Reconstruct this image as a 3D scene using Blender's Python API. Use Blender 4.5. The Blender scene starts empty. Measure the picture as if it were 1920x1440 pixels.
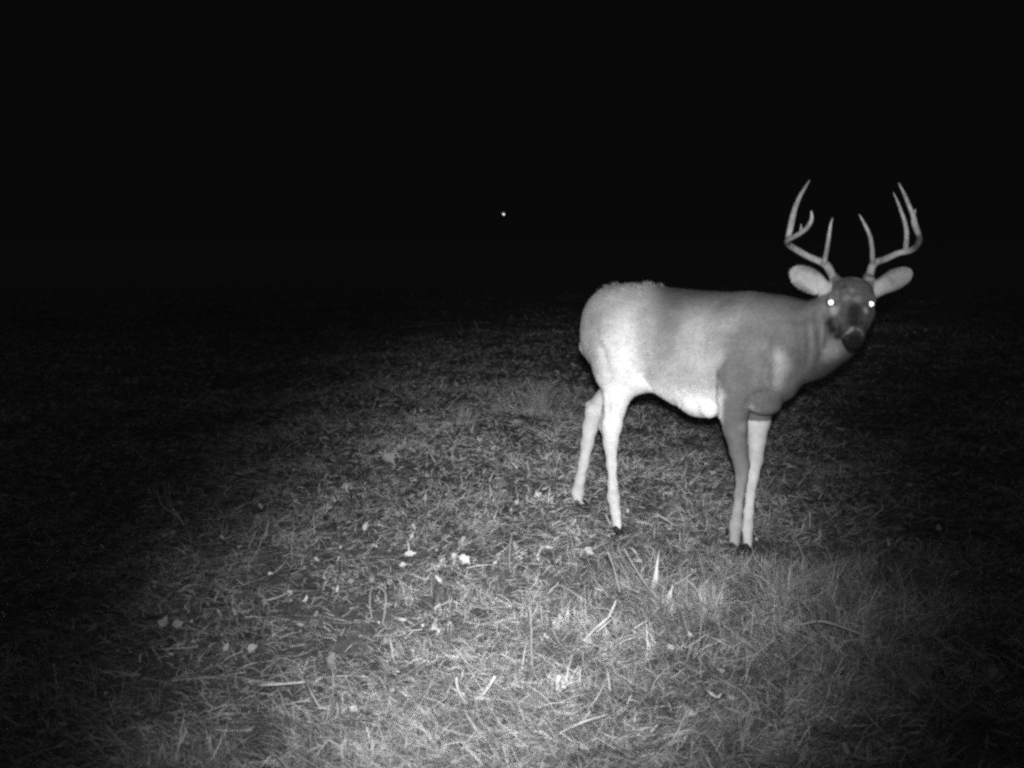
import bpy, math, random
import numpy as np
from mathutils import Vector, Matrix

random.seed(7)
RNG = np.random.default_rng(7)
C = bpy.context.scene.collection
SC = bpy.context.scene

# ------------------------------------------------------------------ camera
CAM_H, FPX = 1.14, 2100.0            # height of the lens; focal length in 1920-px units
PITCH = math.radians(7.33)
cam = bpy.data.cameras.new('camera')
cam.sensor_fit = 'HORIZONTAL'
cam.angle = 2 * math.atan(960 / FPX)
cam.clip_start, cam.clip_end = 0.05, 2000
cam.dof.use_dof = True               # fixed-focus lens: slightly soft everywhere
cam.dof.focus_distance = 4.6
cam.dof.aperture_fstop = 5.6
co = bpy.data.objects.new('camera', cam)
C.objects.link(co)
co.location = (0, 0, CAM_H)
co.rotation_euler = (math.pi / 2 - PITCH, 0, 0)
SC.camera = co

# ------------------------------------------------------------------ night sky
w = bpy.data.worlds.new('World')
SC.world = w
w.use_nodes = True
bg = w.node_tree.nodes['Background']
bg.inputs[0].default_value = (1, 1, 1, 1)
bg.inputs[1].default_value = 0.0026

# ------------------------------------------------------------------ infrared flash above the lens
li = bpy.data.lights.new('infrared_flash', 'SPOT')
li.energy = 800.0
li.spot_size = math.radians(150)
li.spot_blend = 0.3
li.shadow_soft_size = 0.022
li.use_nodes = True
lt = li.node_tree
em = lt.nodes['Emission']
def lmath(op, a, b=None, c=None):
    n = lt.nodes.new('ShaderNodeMath'); n.operation = op
    for i, v in enumerate((a, b, c)):
        if v is None: continue
        if isinstance(v, (int, float)): n.inputs[i].default_value = v
        else: lt.links.new(v, n.inputs[i])
    return n.outputs[0]
tc = lt.nodes.new('ShaderNodeTexCoord')
sx = lt.nodes.new('ShaderNodeSeparateXYZ'); lt.links.new(tc.outputs['Normal'], sx.inputs[0])
az = lmath('MAXIMUM', lmath('ABSOLUTE', sx.outputs[2]), 0.05)
U = lmath('DIVIDE', sx.outputs[0], az); V = lmath('DIVIDE', sx.outputs[1], az)
SKEW = 0.25             # and leans to the left close by
WIDEN = 1.45            # the pool of light spreads towards the camera
def lobe(u0, v0, su, sv, amp, p):
    wid = lmath('MAXIMUM', lmath('MULTIPLY_ADD', V, -WIDEN * su, su), 0.02)
    a = lmath('ABSOLUTE', lmath('DIVIDE', lmath('SUBTRACT', lmath('MULTIPLY_ADD', V, -SKEW, U), u0), wid))
    b = lmath('ABSOLUTE', lmath('DIVIDE', lmath('SUBTRACT', V, v0), sv))
    r = lmath('SQRT', lmath('ADD', lmath('MULTIPLY', a, a), lmath('MULTIPLY', b, b)))
    return lmath('MULTIPLY', lmath('EXPONENT', lmath('MULTIPLY', lmath('POWER', r, p), -1.0)), amp)
# flash beam: a low main lobe, others added to brighten head and ribs
BEAM = [(0.058, -0.115, 0.180, 0.240, 1.14, 3.0),
        (0.27, 0.10, 0.16, 0.085, 0.62, 4.0),
        (0.18, 0.02, 0.09, 0.080, 0.36, 3.0)]
s = None
for b in BEAM:
    l = lobe(*b)
    s = l if s is None else lmath('ADD', s, l)
lt.links.new(s, em.inputs[1])
lo = bpy.data.objects.new('infrared_flash', li); C.objects.link(lo)
lo.location = (0.012, 0, CAM_H + 0.085)
lo.rotation_euler = (math.pi / 2 - PITCH, 0, 0)

# ------------------------------------------------------------------ faint wide sun lamp added to lift the unlit ground to the sky's level
fill_l = bpy.data.lights.new('ground_fill', 'SUN'); fill_l.energy = 0.049; fill_l.angle = math.radians(25)
fill_o = bpy.data.objects.new('ground_fill', fill_l); C.objects.link(fill_o)
fill_o.rotation_euler = (math.radians(25), math.radians(-12), 0)

SC.view_settings.view_transform = 'Standard'
SC.view_settings.look = 'None'
SC.view_settings.exposure = 0
SC.view_settings.gamma = 1
SC.render.film_transparent = False
SC.cycles.max_bounces = 3
SC.cycles.diffuse_bounces = 2
SC.cycles.use_denoising = False
SC.cycles.pixel_filter_type = 'BLACKMAN_HARRIS'
SC.cycles.filter_width = 2.8

# ------------------------------------------------------------------ helpers
def Q(px, py, D):
    """point seen at photo pixel (px,py) at forward distance D"""
    u, v = (px - 960) / FPX, (720 - py) / FPX
    c, s_ = math.cos(PITCH), math.sin(PITCH)
    d = np.array([u, c + v * s_, v * c - s_])
    return np.array([0, 0, CAM_H]) + d * (D / d[1])
def G(px, py, z=0.0):
    """point on the ground seen at photo pixel (px,py)"""
    u, v = (px - 960) / FPX, (720 - py) / FPX
    c, s_ = math.cos(PITCH), math.sin(PITCH)
    d = np.array([u, c + v * s_, v * c - s_])
    return np.array([0, 0, CAM_H]) + d * ((z - CAM_H) / d[2])

def hgt(x, y):
    x = np.asarray(x, float); y = np.asarray(y, float)
    h = (0.016 * np.sin(x * 2.3 + y * 1.1 + .4) + 0.013 * np.sin(x * -1.7 + y * 2.9 + 1.3)
         + 0.007 * np.sin(x * 6.1 - y * 4.3) + 0.006 * np.sin(x * 4.7 + y * 7.9 + 2.))
    r = np.hypot(x - 0.65, y - 4.4)
    h = h * (1 - 0.75 * np.exp(-(r / 0.8) ** 2))
    return h

def vnoise(x, y, seed=0):
    """smooth value noise, numpy, 0..1"""
    xi, yi = np.floor(x).astype(np.int64), np.floor(y).astype(np.int64)
    xf, yf = x - xi, y - yi
    xf = xf * xf * (3 - 2 * xf); yf = yf * yf * (3 - 2 * yf)
    def h(a, b):
        n = (a * 374761393 + b * 668265263 + seed * 974634777) & 0x7fffffff
        n = (n ^ (n >> 13)) * 1274126177 & 0x7fffffff
        return ((n ^ (n >> 16)) & 0xffff) / 65535.0
    return ((h(xi, yi) * (1 - xf) + h(xi + 1, yi) * xf) * (1 - yf)
            + (h(xi, yi + 1) * (1 - xf) + h(xi + 1, yi + 1) * xf) * yf)

def mesh_np(name, V_, F, col=None, smooth=True, mats=(), parent=None):
    """V_ (n,3); F: list of (m,k) int arrays (k = 3 or 4)"""
    if not isinstance(F, (list, tuple)): F = [F]
    me = bpy.data.meshes.new(name)
    me.vertices.add(len(V_)); me.vertices.foreach_set('co', np.ascontiguousarray(V_, dtype=np.float32).ravel())
    nl = sum(f.size for f in F); npoly = sum(len(f) for f in F)
    me.loops.add(nl); me.polygons.add(npoly)
    me.loops.foreach_set('vertex_index', np.concatenate([f.ravel() for f in F]).astype(np.int32))
    tot = np.concatenate([np.full(len(f), f.shape[1]) for f in F])
    st = np.concatenate([[0], np.cumsum(tot)[:-1]])
    me.polygons.foreach_set('loop_start', st.astype(np.int32))
    me.polygons.foreach_set('use_smooth', np.full(npoly, smooth))
    if col is not None:
        a = me.attributes.new('tone', 'FLOAT', 'POINT')
        a.data.foreach_set('value', np.ascontiguousarray(col, dtype=np.float32))
    for m in mats: me.materials.append(m)
    me.update(calc_edges=True)
    o = bpy.data.objects.new(name, me); C.objects.link(o)
    if parent is not None: o.parent = parent
    return o

def tag(o, label=None, cat=None, group=None, kind=None):
    if label: o['label'] = label
    if cat: o['category'] = cat
    if group: o['group'] = group
    if kind: o['kind'] = kind
    return o

def mat_tone(name, rough=0.9, spec=0.15, noise=0.25, nscale=60.0, bump=0.0, bscale=200.0, gain=1.0):
    """grey material: per-point tone attribute times a fine procedural mottling"""
    m = bpy.data.materials.new(name); m.use_nodes = True
    t = m.node_tree; p = t.nodes['Principled BSDF']
    p.inputs['Roughness'].default_value = rough
    p.inputs['Specular IOR Level'].default_value = spec
    at = t.nodes.new('ShaderNodeAttribute'); at.attribute_name = 'tone'
    tx = t.nodes.new('ShaderNodeTexCoord')
    nz = t.nodes.new('ShaderNodeTexNoise'); nz.inputs['Scale'].default_value = nscale
    nz.inputs['Detail'].default_value = 4
    t.links.new(tx.outputs['Object'], nz.inputs['Vector'])
    mr = t.nodes.new('ShaderNodeMapRange')
    mr.inputs[1].default_value = .25; mr.inputs[2].default_value = .75
    mr.inputs[3].default_value = (1 - noise) * gain; mr.inputs[4].default_value = (1 + noise) * gain
    t.links.new(nz.outputs['Fac'], mr.inputs[0])
    mu = t.nodes.new('ShaderNodeMath'); mu.operation = 'MULTIPLY'; mu.use_clamp = True
    t.links.new(at.outputs['Fac'], mu.inputs[0]); t.links.new(mr.outputs[0], mu.inputs[1])
    t.links.new(mu.outputs[0], p.inputs['Base Color'])
    if bump:
        n2 = t.nodes.new('ShaderNodeTexNoise'); n2.inputs['Scale'].default_value = bscale
        n2.inputs['Detail'].default_value = 5
        t.links.new(tx.outputs['Object'], n2.inputs['Vector'])
        bp = t.nodes.new('ShaderNodeBump'); bp.inputs['Strength'].default_value = bump
        bp.inputs['Distance'].default_value = 0.004
        t.links.new(n2.outputs['Fac'], bp.inputs['Height']); t.links.new(bp.outputs[0], p.inputs['Normal'])
    return m

def mat_grey(name, v, rough=0.8, spec=0.2, noise=0.3, nscale=80.0, bump=0.0, bscale=200.):
    m = bpy.data.materials.new(name); m.use_nodes = True
    t = m.node_tree; p = t.nodes['Principled BSDF']
    p.inputs['Roughness'].default_value = rough
    p.inputs['Specular IOR Level'].default_value = spec
    tx = t.nodes.new('ShaderNodeTexCoord')
    nz = t.nodes.new('ShaderNodeTexNoise'); nz.inputs['Scale'].default_value = nscale
    nz.inputs['Detail'].default_value = 5
    t.links.new(tx.outputs['Object'], nz.inputs['Vector'])
    mr = t.nodes.new('ShaderNodeMapRange')
    mr.inputs[1].default_value = .25; mr.inputs[2].default_value = .75
    mr.inputs[3].default_value = v * (1 - noise); mr.inputs[4].default_value = v * (1 + noise)
    t.links.new(nz.outputs['Fac'], mr.inputs[0]); t.links.new(mr.outputs[0], p.inputs['Base Color'])
    if bump:
        bp = t.nodes.new('ShaderNodeBump'); bp.inputs['Strength'].default_value = bump
        bp.inputs['Distance'].default_value = 0.004
        n2 = t.nodes.new('ShaderNodeTexNoise'); n2.inputs['Scale'].default_value = bscale
        t.links.new(tx.outputs['Object'], n2.inputs['Vector'])
        t.links.new(n2.outputs['Fac'], bp.inputs['Height']); t.links.new(bp.outputs[0], p.inputs['Normal'])
    return m

M_COAT = mat_tone('coat', 0.95, 0.08, 0.10, 45.0)
M_GRASS = mat_tone('dry_grass', 0.75, 0.15, 0.3, 25.0)
M_SOIL = mat_grey('soil', 0.17, 0.95, 0.05, 0.6, 14.0, 0.6, 60.)
M_ANTLER = mat_tone('antler', 0.55, 0.3, 0.22, 50.0, 0.6, 220.)
M_HOOF = mat_grey('hoof', 0.03, 0.5, 0.3, 0.3, 90.)
M_NOSE = mat_grey('nose_skin', 0.028, 0.55, 0.25, 0.4, 150., 0.8, 500.)
M_EYE = mat_grey('eyeball', 0.01, 0.12, 0.5, 0.1, 90.)
M_LEAF = mat_tone('leaf', 0.6, 0.25, 0.16, 60.0, 0.3, 150.)
M_WOOD = mat_tone('dry_stem', 0.75, 0.2, 0.25, 70.0, 0.4, 220.)
M_TAP = bpy.data.materials.new('eyeshine'); M_TAP.use_nodes = True
_p = M_TAP.node_tree.nodes['Principled BSDF']
_p.inputs['Base Color'].default_value = (1, 1, 1, 1); _p.inputs['Metallic'].default_value = 1
_p.inputs['Roughness'].default_value = 0.45

# ------------------------------------------------------------------ ground (one sheet to the horizon)
ys = np.concatenate([np.arange(-1.5, 1.0, .25), np.arange(1.0, 7, .05), np.arange(7, 16, .15),
                     np.geomspace(16, 900, 40)])
n_c = 161
tt = np.linspace(-1, 1, n_c)
XX = np.array([tt * (2.2 + 0.75 * max(y, 0)) for y in ys]); YY = np.repeat(ys[:, None], n_c, 1)
fade = np.clip((60 - YY) / 40, 0, 1)
ZZ = hgt(XX, YY) * fade
vid = np.arange(XX.size).reshape(XX.shape)
F = np.stack([vid[:-1, :-1], vid[:-1, 1:], vid[1:, 1:], vid[1:, :-1]], -1).reshape(-1, 4)
ground = mesh_np('ground', np.stack([XX, YY, ZZ], -1).reshape(-1, 3), F, mats=[M_SOIL])
tag(ground, kind='structure')

# ------------------------------------------------------------------ grass blades
def blades(x, y, z, az, L, lean, curl, wd, tone, seg=3):
    """curved blades; az = azimuth of lean, lean from vertical, curl adds to lean along the blade"""
    n = len(x)
    P = np.zeros((n, seg + 1, 3)); P[:, 0] = np.stack([x, y, z], -1)
    dirs = []
    for k in range(seg):
        a = lean + curl * (k / max(seg - 1, 1))
        d = np.stack([np.sin(a) * np.cos(az), np.sin(a) * np.sin(az), np.cos(a)], -1)
        P[:, k + 1] = P[:, k] + d * (L / seg)[:, None]
        az = az + RNG.normal(0, .22, n)
    # width direction: random within the horizontal, so blades twist
    wa = az + math.pi / 2 + RNG.normal(0, .5, n)
    W = np.stack([np.cos(wa), np.sin(wa), RNG.normal(0, .9, n)], -1)
    W = W / np.linalg.norm(W, axis=1, keepdims=True) * (wd / 2)[:, None]
    prof = np.linspace(1, .75, seg)
    vs = []
    for k in range(seg):
        vs += [P[:, k] - W * prof[k], P[:, k] + W * prof[k]]
    vs.append(P[:, seg])
    Vv = np.stack(vs, 1)                         # n, 2seg+1, 3
    m = 2 * seg + 1
    base = (np.arange(n) * m)[:, None]
    quads = np.concatenate([base + np.array([[2 * k, 2 * k + 1, 2 * k + 3, 2 * k + 2]]) for k in range(seg - 1)], 0)
    tris = base + np.array([[2 * seg - 2, 2 * seg - 1, 2 * seg]])
    return Vv.reshape(-1, 3), quads, tris, np.repeat(tone, m)

def field_patch(x, y):
    """0..1: low = bare dark thatch, high = lush"""
    return 0.55 * vnoise(x * 1.9 + 5, y * 1.3 + 9, 1) + 0.30 * vnoise(x * 5.3, y * 4.1, 2) + 0.15 * vnoise(x * 13, y * 11, 3)

def lush(x, y):
    """taller, denser grass to the right of and in front of the animal"""
    a = np.exp(-(((x - .85) / .55) ** 2 + ((y - 3.45) / .75) ** 2))
    b = np.exp(-(((x - .15) / .35) ** 2 + ((y - 8.0) / .9) ** 2)) * .7
    c = np.exp(-(((x - .5) / .9) ** 2 + ((y - 2.6) / .5) ** 2)) * .25
    return np.clip(a + b + c, 0, 1)

FEET = [G(1160, 1008)[:2], G(1088, 958)[:2], G(1376, 1036)[:2], G(1403, 1038)[:2]]
def make_grass(n, ymin, ymax):
    t = RNG.random(n)
    y = ymin * (ymax / ymin) ** t
    x = (RNG.random(n) * 2 - 1) * (0.54 * y + .5)
    # cluster part of them into tufts
    k = n // 4
    tx_ = x[RNG.integers(0, n, k)]; ti = RNG.integers(0, 9000, k)
    cx, cy = x[:9000].copy(), y[:9000].copy()
    x[-k:] = cx[ti] + RNG.normal(0, .02, k) * (1 + cy[ti] * .15); y[-k:] = cy[ti] + RNG.normal(0, .02, k) * (1 + cy[ti] * .15)
    f = field_patch(x, y); lu = lush(x, y)
    keep = (RNG.random(n) < np.clip((30 - y) / 16, 0, 1)) & (RNG.random(n) < np.clip(.25 + 1.5 * (f - .25) + lu * .6, .55, 1))
    tuft = np.zeros(n, bool); tuft[-k:] = True
    tidx = np.full(n, -1); tidx[-k:] = ti
    x, y, f, lu, tuft, tidx = x[keep], y[keep], f[keep], lu[keep], tuft[keep], tidx[keep]
    n = len(x)
    # matted direction field swirls over the ground, mostly sideways
    ang = (vnoise(x * 2.6, y * 2.6, 5) + .5 * vnoise(x * 7, y * 7, 6)) * 2 * math.pi * 1.2
    az = np.where(RNG.random(n) < .55, ang + RNG.normal(0, .5, n), RNG.random(n) * 2 * math.pi)
    az = np.where((RNG.random(n) < .3) & (lu < .3), np.where(RNG.random(n) < .5, 0, math.pi) + RNG.normal(0, .3, n), az)
    L = RNG.lognormal(math.log(.036), .38, n) * (0.75 + .5 * f + 1.25 * lu)
    L = np.clip(L, .012, .16)
    lean = np.clip(RNG.normal(1.22, .25, n) - .25 * lu, .1, 1.5)
    if True:
        tl = RNG.normal(.65, .3, n); lean = np.where(tuft, np.abs(tl), lean)
    curl = RNG.normal(.35, .35, n)
    wd = np.clip(RNG.lognormal(math.log(.0025), .38, n), .0012, .008) * np.maximum(.8, y / 4.2)
    z = hgt(x, y) * np.clip((60 - y) / 40, 0, 1) + RNG.random(n) * .018 * (1 + lu)
    for fx_, fy_ in FEET:                       # trodden short round the hooves
        dd = np.hypot((x - fx_), (y - fy_ + .05) * .7); m = np.exp(-(dd / .09) ** 2)
        L = L * (1 - .6 * m); z = z - .012 * m
    tone = RNG.lognormal(math.log(.42), .34, n) * (.66 + .85 * f)
    tone = tone * (.55 + .9 * vnoise(x * 22, y * 14, 61)) * (.7 + .6 * vnoise(x * 9 + 3, y * 5, 62))
    tone = tone * (1 - .30 * np.exp(-(((x - 1.05) / .5) ** 2 + ((y - 5.9) / 1.0) ** 2)))     # dimmer light behind the legs put into the grass tone
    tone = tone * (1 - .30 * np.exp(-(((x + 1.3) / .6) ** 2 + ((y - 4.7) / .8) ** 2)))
    tone = tone * (1 - .62 * np.clip((y - 7.5) / 9, 0, 1))  # distance falloff of the flash put into the grass tone
    tone = tone * (1 + .40 * np.exp(-(((x + .25) / .9) ** 2 + ((y - 5.8) / 1.5) ** 2)))      # brighter middle of the light pool put into the tone
    straw = (RNG.random(n) < .05) & (y < 12)
    tone = np.where(straw, RNG.uniform(.45, .8, n), tone)
    tone = np.where(RNG.random(n) < .12, tone * .4, tone)
    tone = np.clip(tone, .03, .85)
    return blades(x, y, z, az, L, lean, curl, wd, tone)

NG = 560000
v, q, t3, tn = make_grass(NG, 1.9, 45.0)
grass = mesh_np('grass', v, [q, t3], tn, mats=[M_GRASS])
tag(grass, 'short matted dry grass covering the ground', kind='stuff')

# long fine straw lying over the turf, also uncountable
n = 9000
t = RNG.random(n); y = 2.0 * (12 / 2.0) ** t; x = (RNG.random(n) * 2 - 1) * (0.48 * y + .3)
az = np.where((RNG.random(n) < .6) & (x < .3), np.where(RNG.random(n) < .5, 0, math.pi) + RNG.normal(0, .3, n), RNG.random(n) * 2 * math.pi)
v, q, t3, tn = blades(x, y, hgt(x, y) + RNG.uniform(.012, .045, n), az, RNG.uniform(.035, .12, n),
                      np.clip(RNG.normal(1.48, .16, n), 1, 1.75), RNG.normal(.1, .25, n),
                      RNG.uniform(.0014, .0032, n) * np.maximum(1, y / 5), np.clip(RNG.lognormal(math.log(.42), .3, n), .12, .85), seg=4)
straw = mesh_np('straw', v, [q, t3], tn, mats=[M_GRASS])
tag(straw, 'pale straw lying loose over the grass', kind='stuff')

# ------------------------------------------------------------------ the buck: one continuous surface from a signed field
AX = np.array([.669, -.743, 0.]); LAT = np.array([.743, .669, 0.])   # heading; towards its far side
HIP = np.array([.44, 4.65, 0.])
VOX = 0.005
lo_b = np.array([.16, 3.62, -.01]); hi_b = np.array([1.50, 5.00, 1.17])
N3 = np.ceil((hi_b - lo_b) / VOX).astype(int) + 1
FLD = np.full(N3, 0.2, np.float32)
gx = [lo_b[i] + np.arange(N3[i]) * VOX for i in range(3)]
def region(mn, mx):
    a = np.maximum(np.floor((np.asarray(mn) - lo_b) / VOX).astype(int), 0)
    b = np.minimum(np.ceil((np.asarray(mx) - lo_b) / VOX).astype(int) + 1, N3)
    sl = tuple(slice(a[i], b[i]) for i in range(3))
    X = gx[0][sl[0]][:, None, None].astype(np.float32); Y = gx[1][sl[1]][None, :, None].astype(np.float32); Z = gx[2][sl[2]][None, None, :].astype(np.float32)
    return sl, X, Y, Z
def combine(sl, d, k, sub=False):
    f = FLD[sl]
    if sub:
        d = -d
        h = np.maximum(k - np.abs(f - d), 0) / k
        FLD[sl] = np.maximum(f, d) + h * h * k * .25
    else:
        h = np.maximum(k - np.abs(f - d), 0) / k
        FLD[sl] = np.minimum(f, d) - h * h * k * .25
def cone(a, b, ra, rb, k=.02, sub=False):
    a, b = np.asarray(a), np.asarray(b)
    m = max(ra, rb) + k + .03
    sl, X, Y, Z = region(np.minimum(a, b) - m, np.maximum(a, b) + m)
    ab = b - a; L2 = max(float(ab @ ab), 1e-9)
    t = np.clip(((X - a[0]) * ab[0] + (Y - a[1]) * ab[1] + (Z - a[2]) * ab[2]) / L2, 0, 1)
    d = np.sqrt((X - a[0] - ab[0] * t) ** 2 + (Y - a[1] - ab[1] * t) ** 2 + (Z - a[2] - ab[2] * t) ** 2) - (ra + (rb - ra) * t)
    combine(sl, d, k, sub)
def chain(pts, k=.02, sub=False):
    """pts: (px, py, D, r)"""
    P = [(Q(p[0], p[1], p[2]), p[3]) for p in pts]
    for (a, ra), (b, rb) in zip(P[:-1], P[1:]): cone(a, b, ra, rb, k, sub)
def ell(c, ax3, r3, k=.02, sub=False):
    """ellipsoid; ax3 = 3 orthonormal axes (rows)"""
    c = np.asarray(c); R = np.asarray(ax3); m = max(r3) + k + .02
    sl, X, Y, Z = region(c - m, c + m)
    q = [((X - c[0]) * R[i][0] + (Y - c[1]) * R[i][1] + (Z - c[2]) * R[i][2]) / r3[i] for i in range(3)]
    k0 = np.sqrt(q[0] ** 2 + q[1] ** 2 + q[2] ** 2)
    k1 = np.sqrt((q[0] / r3[0]) ** 2 + (q[1] / r3[1]) ** 2 + (q[2] / r3[2]) ** 2) + 1e-6
    combine(sl, k0 * (k0 - 1) / k1, k, sub)
UPV = np.array([0, 0, 1.])
BODYAX = np.stack([AX, LAT, UPV])
def loft(org, axis, lat, st, k=.02, shear=0.0, tops=False, pw=2.0):
    """elliptic-section tube along a straight axis. st rows: s, centre offset along up, half height, half width"""
    st = np.array(st); up = np.cross(axis, lat); up = up if up[2] >= 0 else -up
    ends = [org + axis * r[0] + up * r[1] + sg * (lat * r[3]) + sh * up * r[2] for r in st for sg in (-1, 1) for sh in (-1, 1)]
    ends = np.array(ends); sl, X, Y, Z = region(ends.min(0) - .08, ends.max(0) + .08)
    dx, dy, dz = X - org[0], Y - org[1], Z - org[2]
    s_ = dx * axis[0] + dy * axis[1] + dz * axis[2]
    l_ = dx * lat[0] + dy * lat[1] + dz * lat[2]
    u_ = dx * up[0] + dy * up[1] + dz * up[2]
    sf = np.linspace(st[0, 0], st[-1, 0], 200)
    def sm(col):        # smooth interpolation of the station table
        v = np.interp(sf, st[:, 0], st[:, col])
        kern = np.hanning(25); kern /= kern.sum()
        return np.convolve(np.pad(v, 12, 'edge'), kern, 'valid')
    sc_ = np.clip(s_, st[0, 0], st[-1, 0])
    cu = np.interp(sc_, sf, sm(1)); hh = np.interp(sc_, sf, sm(2)); ww = np.interp(sc_, sf, sm(3))
    a, b = np.abs(l_) / ww, np.abs(u_ - cu) / hh
    rr = (a ** pw + b ** pw) ** (1 / pw)
    d = (rr - 1) * np.minimum(ww, hh)
    over = np.maximum(np.maximum(st[0, 0] - s_, s_ - st[-1, 0]), 0)
    d = np.where(over > 0, np.sqrt(np.maximum(d, 0) ** 2 + over ** 2) + np.minimum(d, 0) * (over <= 0), d)
    combine(sl, d.astype(np.float32), k)

# torso: heights read off the photo at each station
def zt(s_, py):
    p = HIP + AX * s_
    u = (720 - py) / FPX
    return CAM_H + p[1] * math.tan(math.atan(u) - PITCH)
TORSO = [(-.155, 574, 628, .038), (-.13, 560, 648, .070), (-.09, 547, 666, .100), (-.03, 537, 688, .128), (.05, 532, 708, .15), (.15, 534, 716, .142),
         (.25, 539, 738, .150), (.35, 543, 760, .160), (.45, 546, 776, .165), (.55, 548, 780, .158), (.65, 550, 776, .150),
         (.73, 560, 768, .135), (.79, 585, 750, .105), (.83, 620, 715, .06)]
rows = []
for s_, pt, pb, wd_ in TORSO:
    a, b = zt(s_, pt), zt(s_, pb)
    rows.append((s_, (a + b) / 2, (a - b) / 2, wd_))
loft(HIP, AX, LAT, rows, .03, pw=2.25)
# haunches, stifle, shoulders
def B(px, py, D, r3, k=.04, sub=False, axes=BODYAX): ell(Q(px, py, D), axes, r3, k, sub)
B(1153, 626, 4.64, (.13, .072, .145), .08)
B(1136, 622, 4.67, (.055, .050, .09), .08)          # near haunch
B(1152, 630, 4.78, (.12, .075, .13), .05)           # far haunch
B(1172, 678, 4.50, (.078, .055, .11), .11)          # near stifle
B(1385, 655, 4.08, (.115, .06, .155), .05)          # near shoulder
B(1398, 720, 4.05, (.075, .055, .09), .04)          # near upper arm
B(1445, 650, 4.17, (.10, .06, .14), .05)            # far shoulder
B(1462, 705, 4.05, (.07, .085, .095), .05)          # breast
chain([(1397, 750, 3.985, .006), (1404, 738, 3.972, .007), (1422, 731, 3.957, .006), (1436, 729, 3.955, .003)], .02, True)
B(1432, 754, 4.025, (.070, .052, .047), .016)       # brisket lobe between the forelegs
B(1312, 752, 4.24, (.085, .065, .058), .03)          # belly fold behind the elbow
B(1330, 762, 4.17, (.038, .035, .044), .010)
B(1298, 752, 4.22, (.030, .035, .036), .012)
chain([(1316, 740, 4.13, .004), (1314, 765, 4.13, .004)], .015, True)
B(1198, 712, 4.50, (.035, .03, .035), .02)          # sheath
# hind legs
near_hind = [(1158, 632, 4.60, .108), (1161, 690, 4.48, .078), (1159, 732, 4.40, .054), (1153, 765, 4.38, .0415), (1147, 798, 4.36, .0380),
             (1145, 830, 4.34, .0280), (1147, 872, 4.32, .0185), (1149, 908, 4.30, .0168), (1150, 932, 4.29, .0228), (1154, 958, 4.27, .0180), (1157, 986, 4.26, .0185)]
far_hind = [(1160, 650, 4.74, .11), (1170, 695, 4.72, .075), (1152, 726, 4.75, .050), (1130, 752, 4.78, .0400), (1115, 772, 4.80, .0385),
            (1107, 800, 4.79, .0320), (1101, 832, 4.77, .0260), (1094, 870, 4.75, .0210), (1088, 898, 4.73, .0205), (1083, 922, 4.71, .0248), (1084, 944, 4.70, .0190)]
near_fore = [(1388, 700, 4.06, .082), (1378, 745, 4.05, .064), (1376, 775, 4.05, .052), (1379, 805, 4.05, .043), (1385, 845, 4.05, .033),
             (1391, 872, 4.04, .0285), (1391, 897, 4.03, .0210), (1387, 925, 4.02, .0172), (1383, 955, 4.02, .0178), (1379, 985, 4.01, .0230), (1377, 1018, 4.00, .0185)]
far_fore = [(1428, 720, 4.22, .07), (1424, 765, 4.19, .050), (1421, 790, 4.17, .0455), (1419, 825, 4.14, .033), (1417, 862, 4.11, .0262),
            (1411, 895, 4.09, .0215), (1407, 930, 4.06, .0168), (1404, 960, 4.04, .0175), (1402, 985, 4.02, .0190), (1402, 1022, 4.00, .0160)]
for c in (near_hind, far_hind):
    (a_, b_, d_, r_), (a2, b2, d2, r2) = c[0], c[1]
    cone(Q(a_, b_, d_), Q(a2, b2, d2), r_, r2, .10)
    chain(c[1:3], .06); chain(c[2:], .018)
for c in (near_fore, far_fore): chain(c, .012)
cone(Q(1150, 720, 4.44), Q(1131, 797, 4.40), .028, .016, .02)        # near hamstring to point of hock
cone(Q(1131, 801, 4.39), Q(1142, 830, 4.36), .015, .013, .02)
cone(Q(1124, 748, 4.79), Q(1103, 759, 4.82), .022, .0135, .012)        # far hock point
cone(Q(1141, 928, 4.35), Q(1143, 924, 4.345), .009, .009, .008)     # dew claw bumps
# tail hanging close to the rump
chain([(1128, 562, 4.80, .030), (1112, 590, 4.82, .031), (1105, 625, 4.82, .030), (1102, 650, 4.81, .026), (1107, 668, 4.80, .014)], .03)
# neck
NECK = [(1418, 640, 4.16, .165), (1468, 638, 4.10, .150), (1515, 640, 4.04, .128), (1552, 622, 4.01, .108), (1578, 592, 4.00, .088), (1592, 560, 4.02, .070)]
chain(NECK, .05)
cone(Q(1568, 600, 4.0), Q(1576, 640, 3.96), .07, .045, .04)          # throat
# neck folds
# head (turned to the lens)
HC, HN = Q(1597, 556, 4.00), Q(1601, 643, 3.76)
hf = (HN - HC); HL = float(np.linalg.norm(hf)); hf /= HL
hl = np.array([1., 0, 0]); hl -= hf * (hl @ hf)
hl /= np.linalg.norm(hl)
hl = hl * math.cos(math.radians(2.)) + np.cross(hf, hl) * math.sin(math.radians(2.))
hu = np.cross(hl, hf); hu = hu if hu[2] > 0 else -hu
ER_LOW = 0
HEADAX = np.stack([hf, hl, hu])
loft(HC, hf, hl, [(-.055, .0, .045, .045), (-.02, .0, .068, .070), (.02, .0, .073, .078), (.06, .0, .068, .076), (.10, -.003, .060, .066), (.14, -.006, .053, .054),
                  (.18, -.009, .046, .045), (.215, -.010, .041, .041), (.245, -.011, .037, .038), (.268, -.012, .031, .032), (HL - .004, -.012, .018, .020)], .018, pw=2.3)
def hp(s_, l_, u_): return HC + hf * s_ + hl * l_ + hu * u_
def hl_of(P):
    d = P - HC; return (d @ hf, d @ hl, d @ hu)
eyeL, eyeR = Q(1558, 567, 3.925), Q(1633.5, 570, 3.925)
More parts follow.
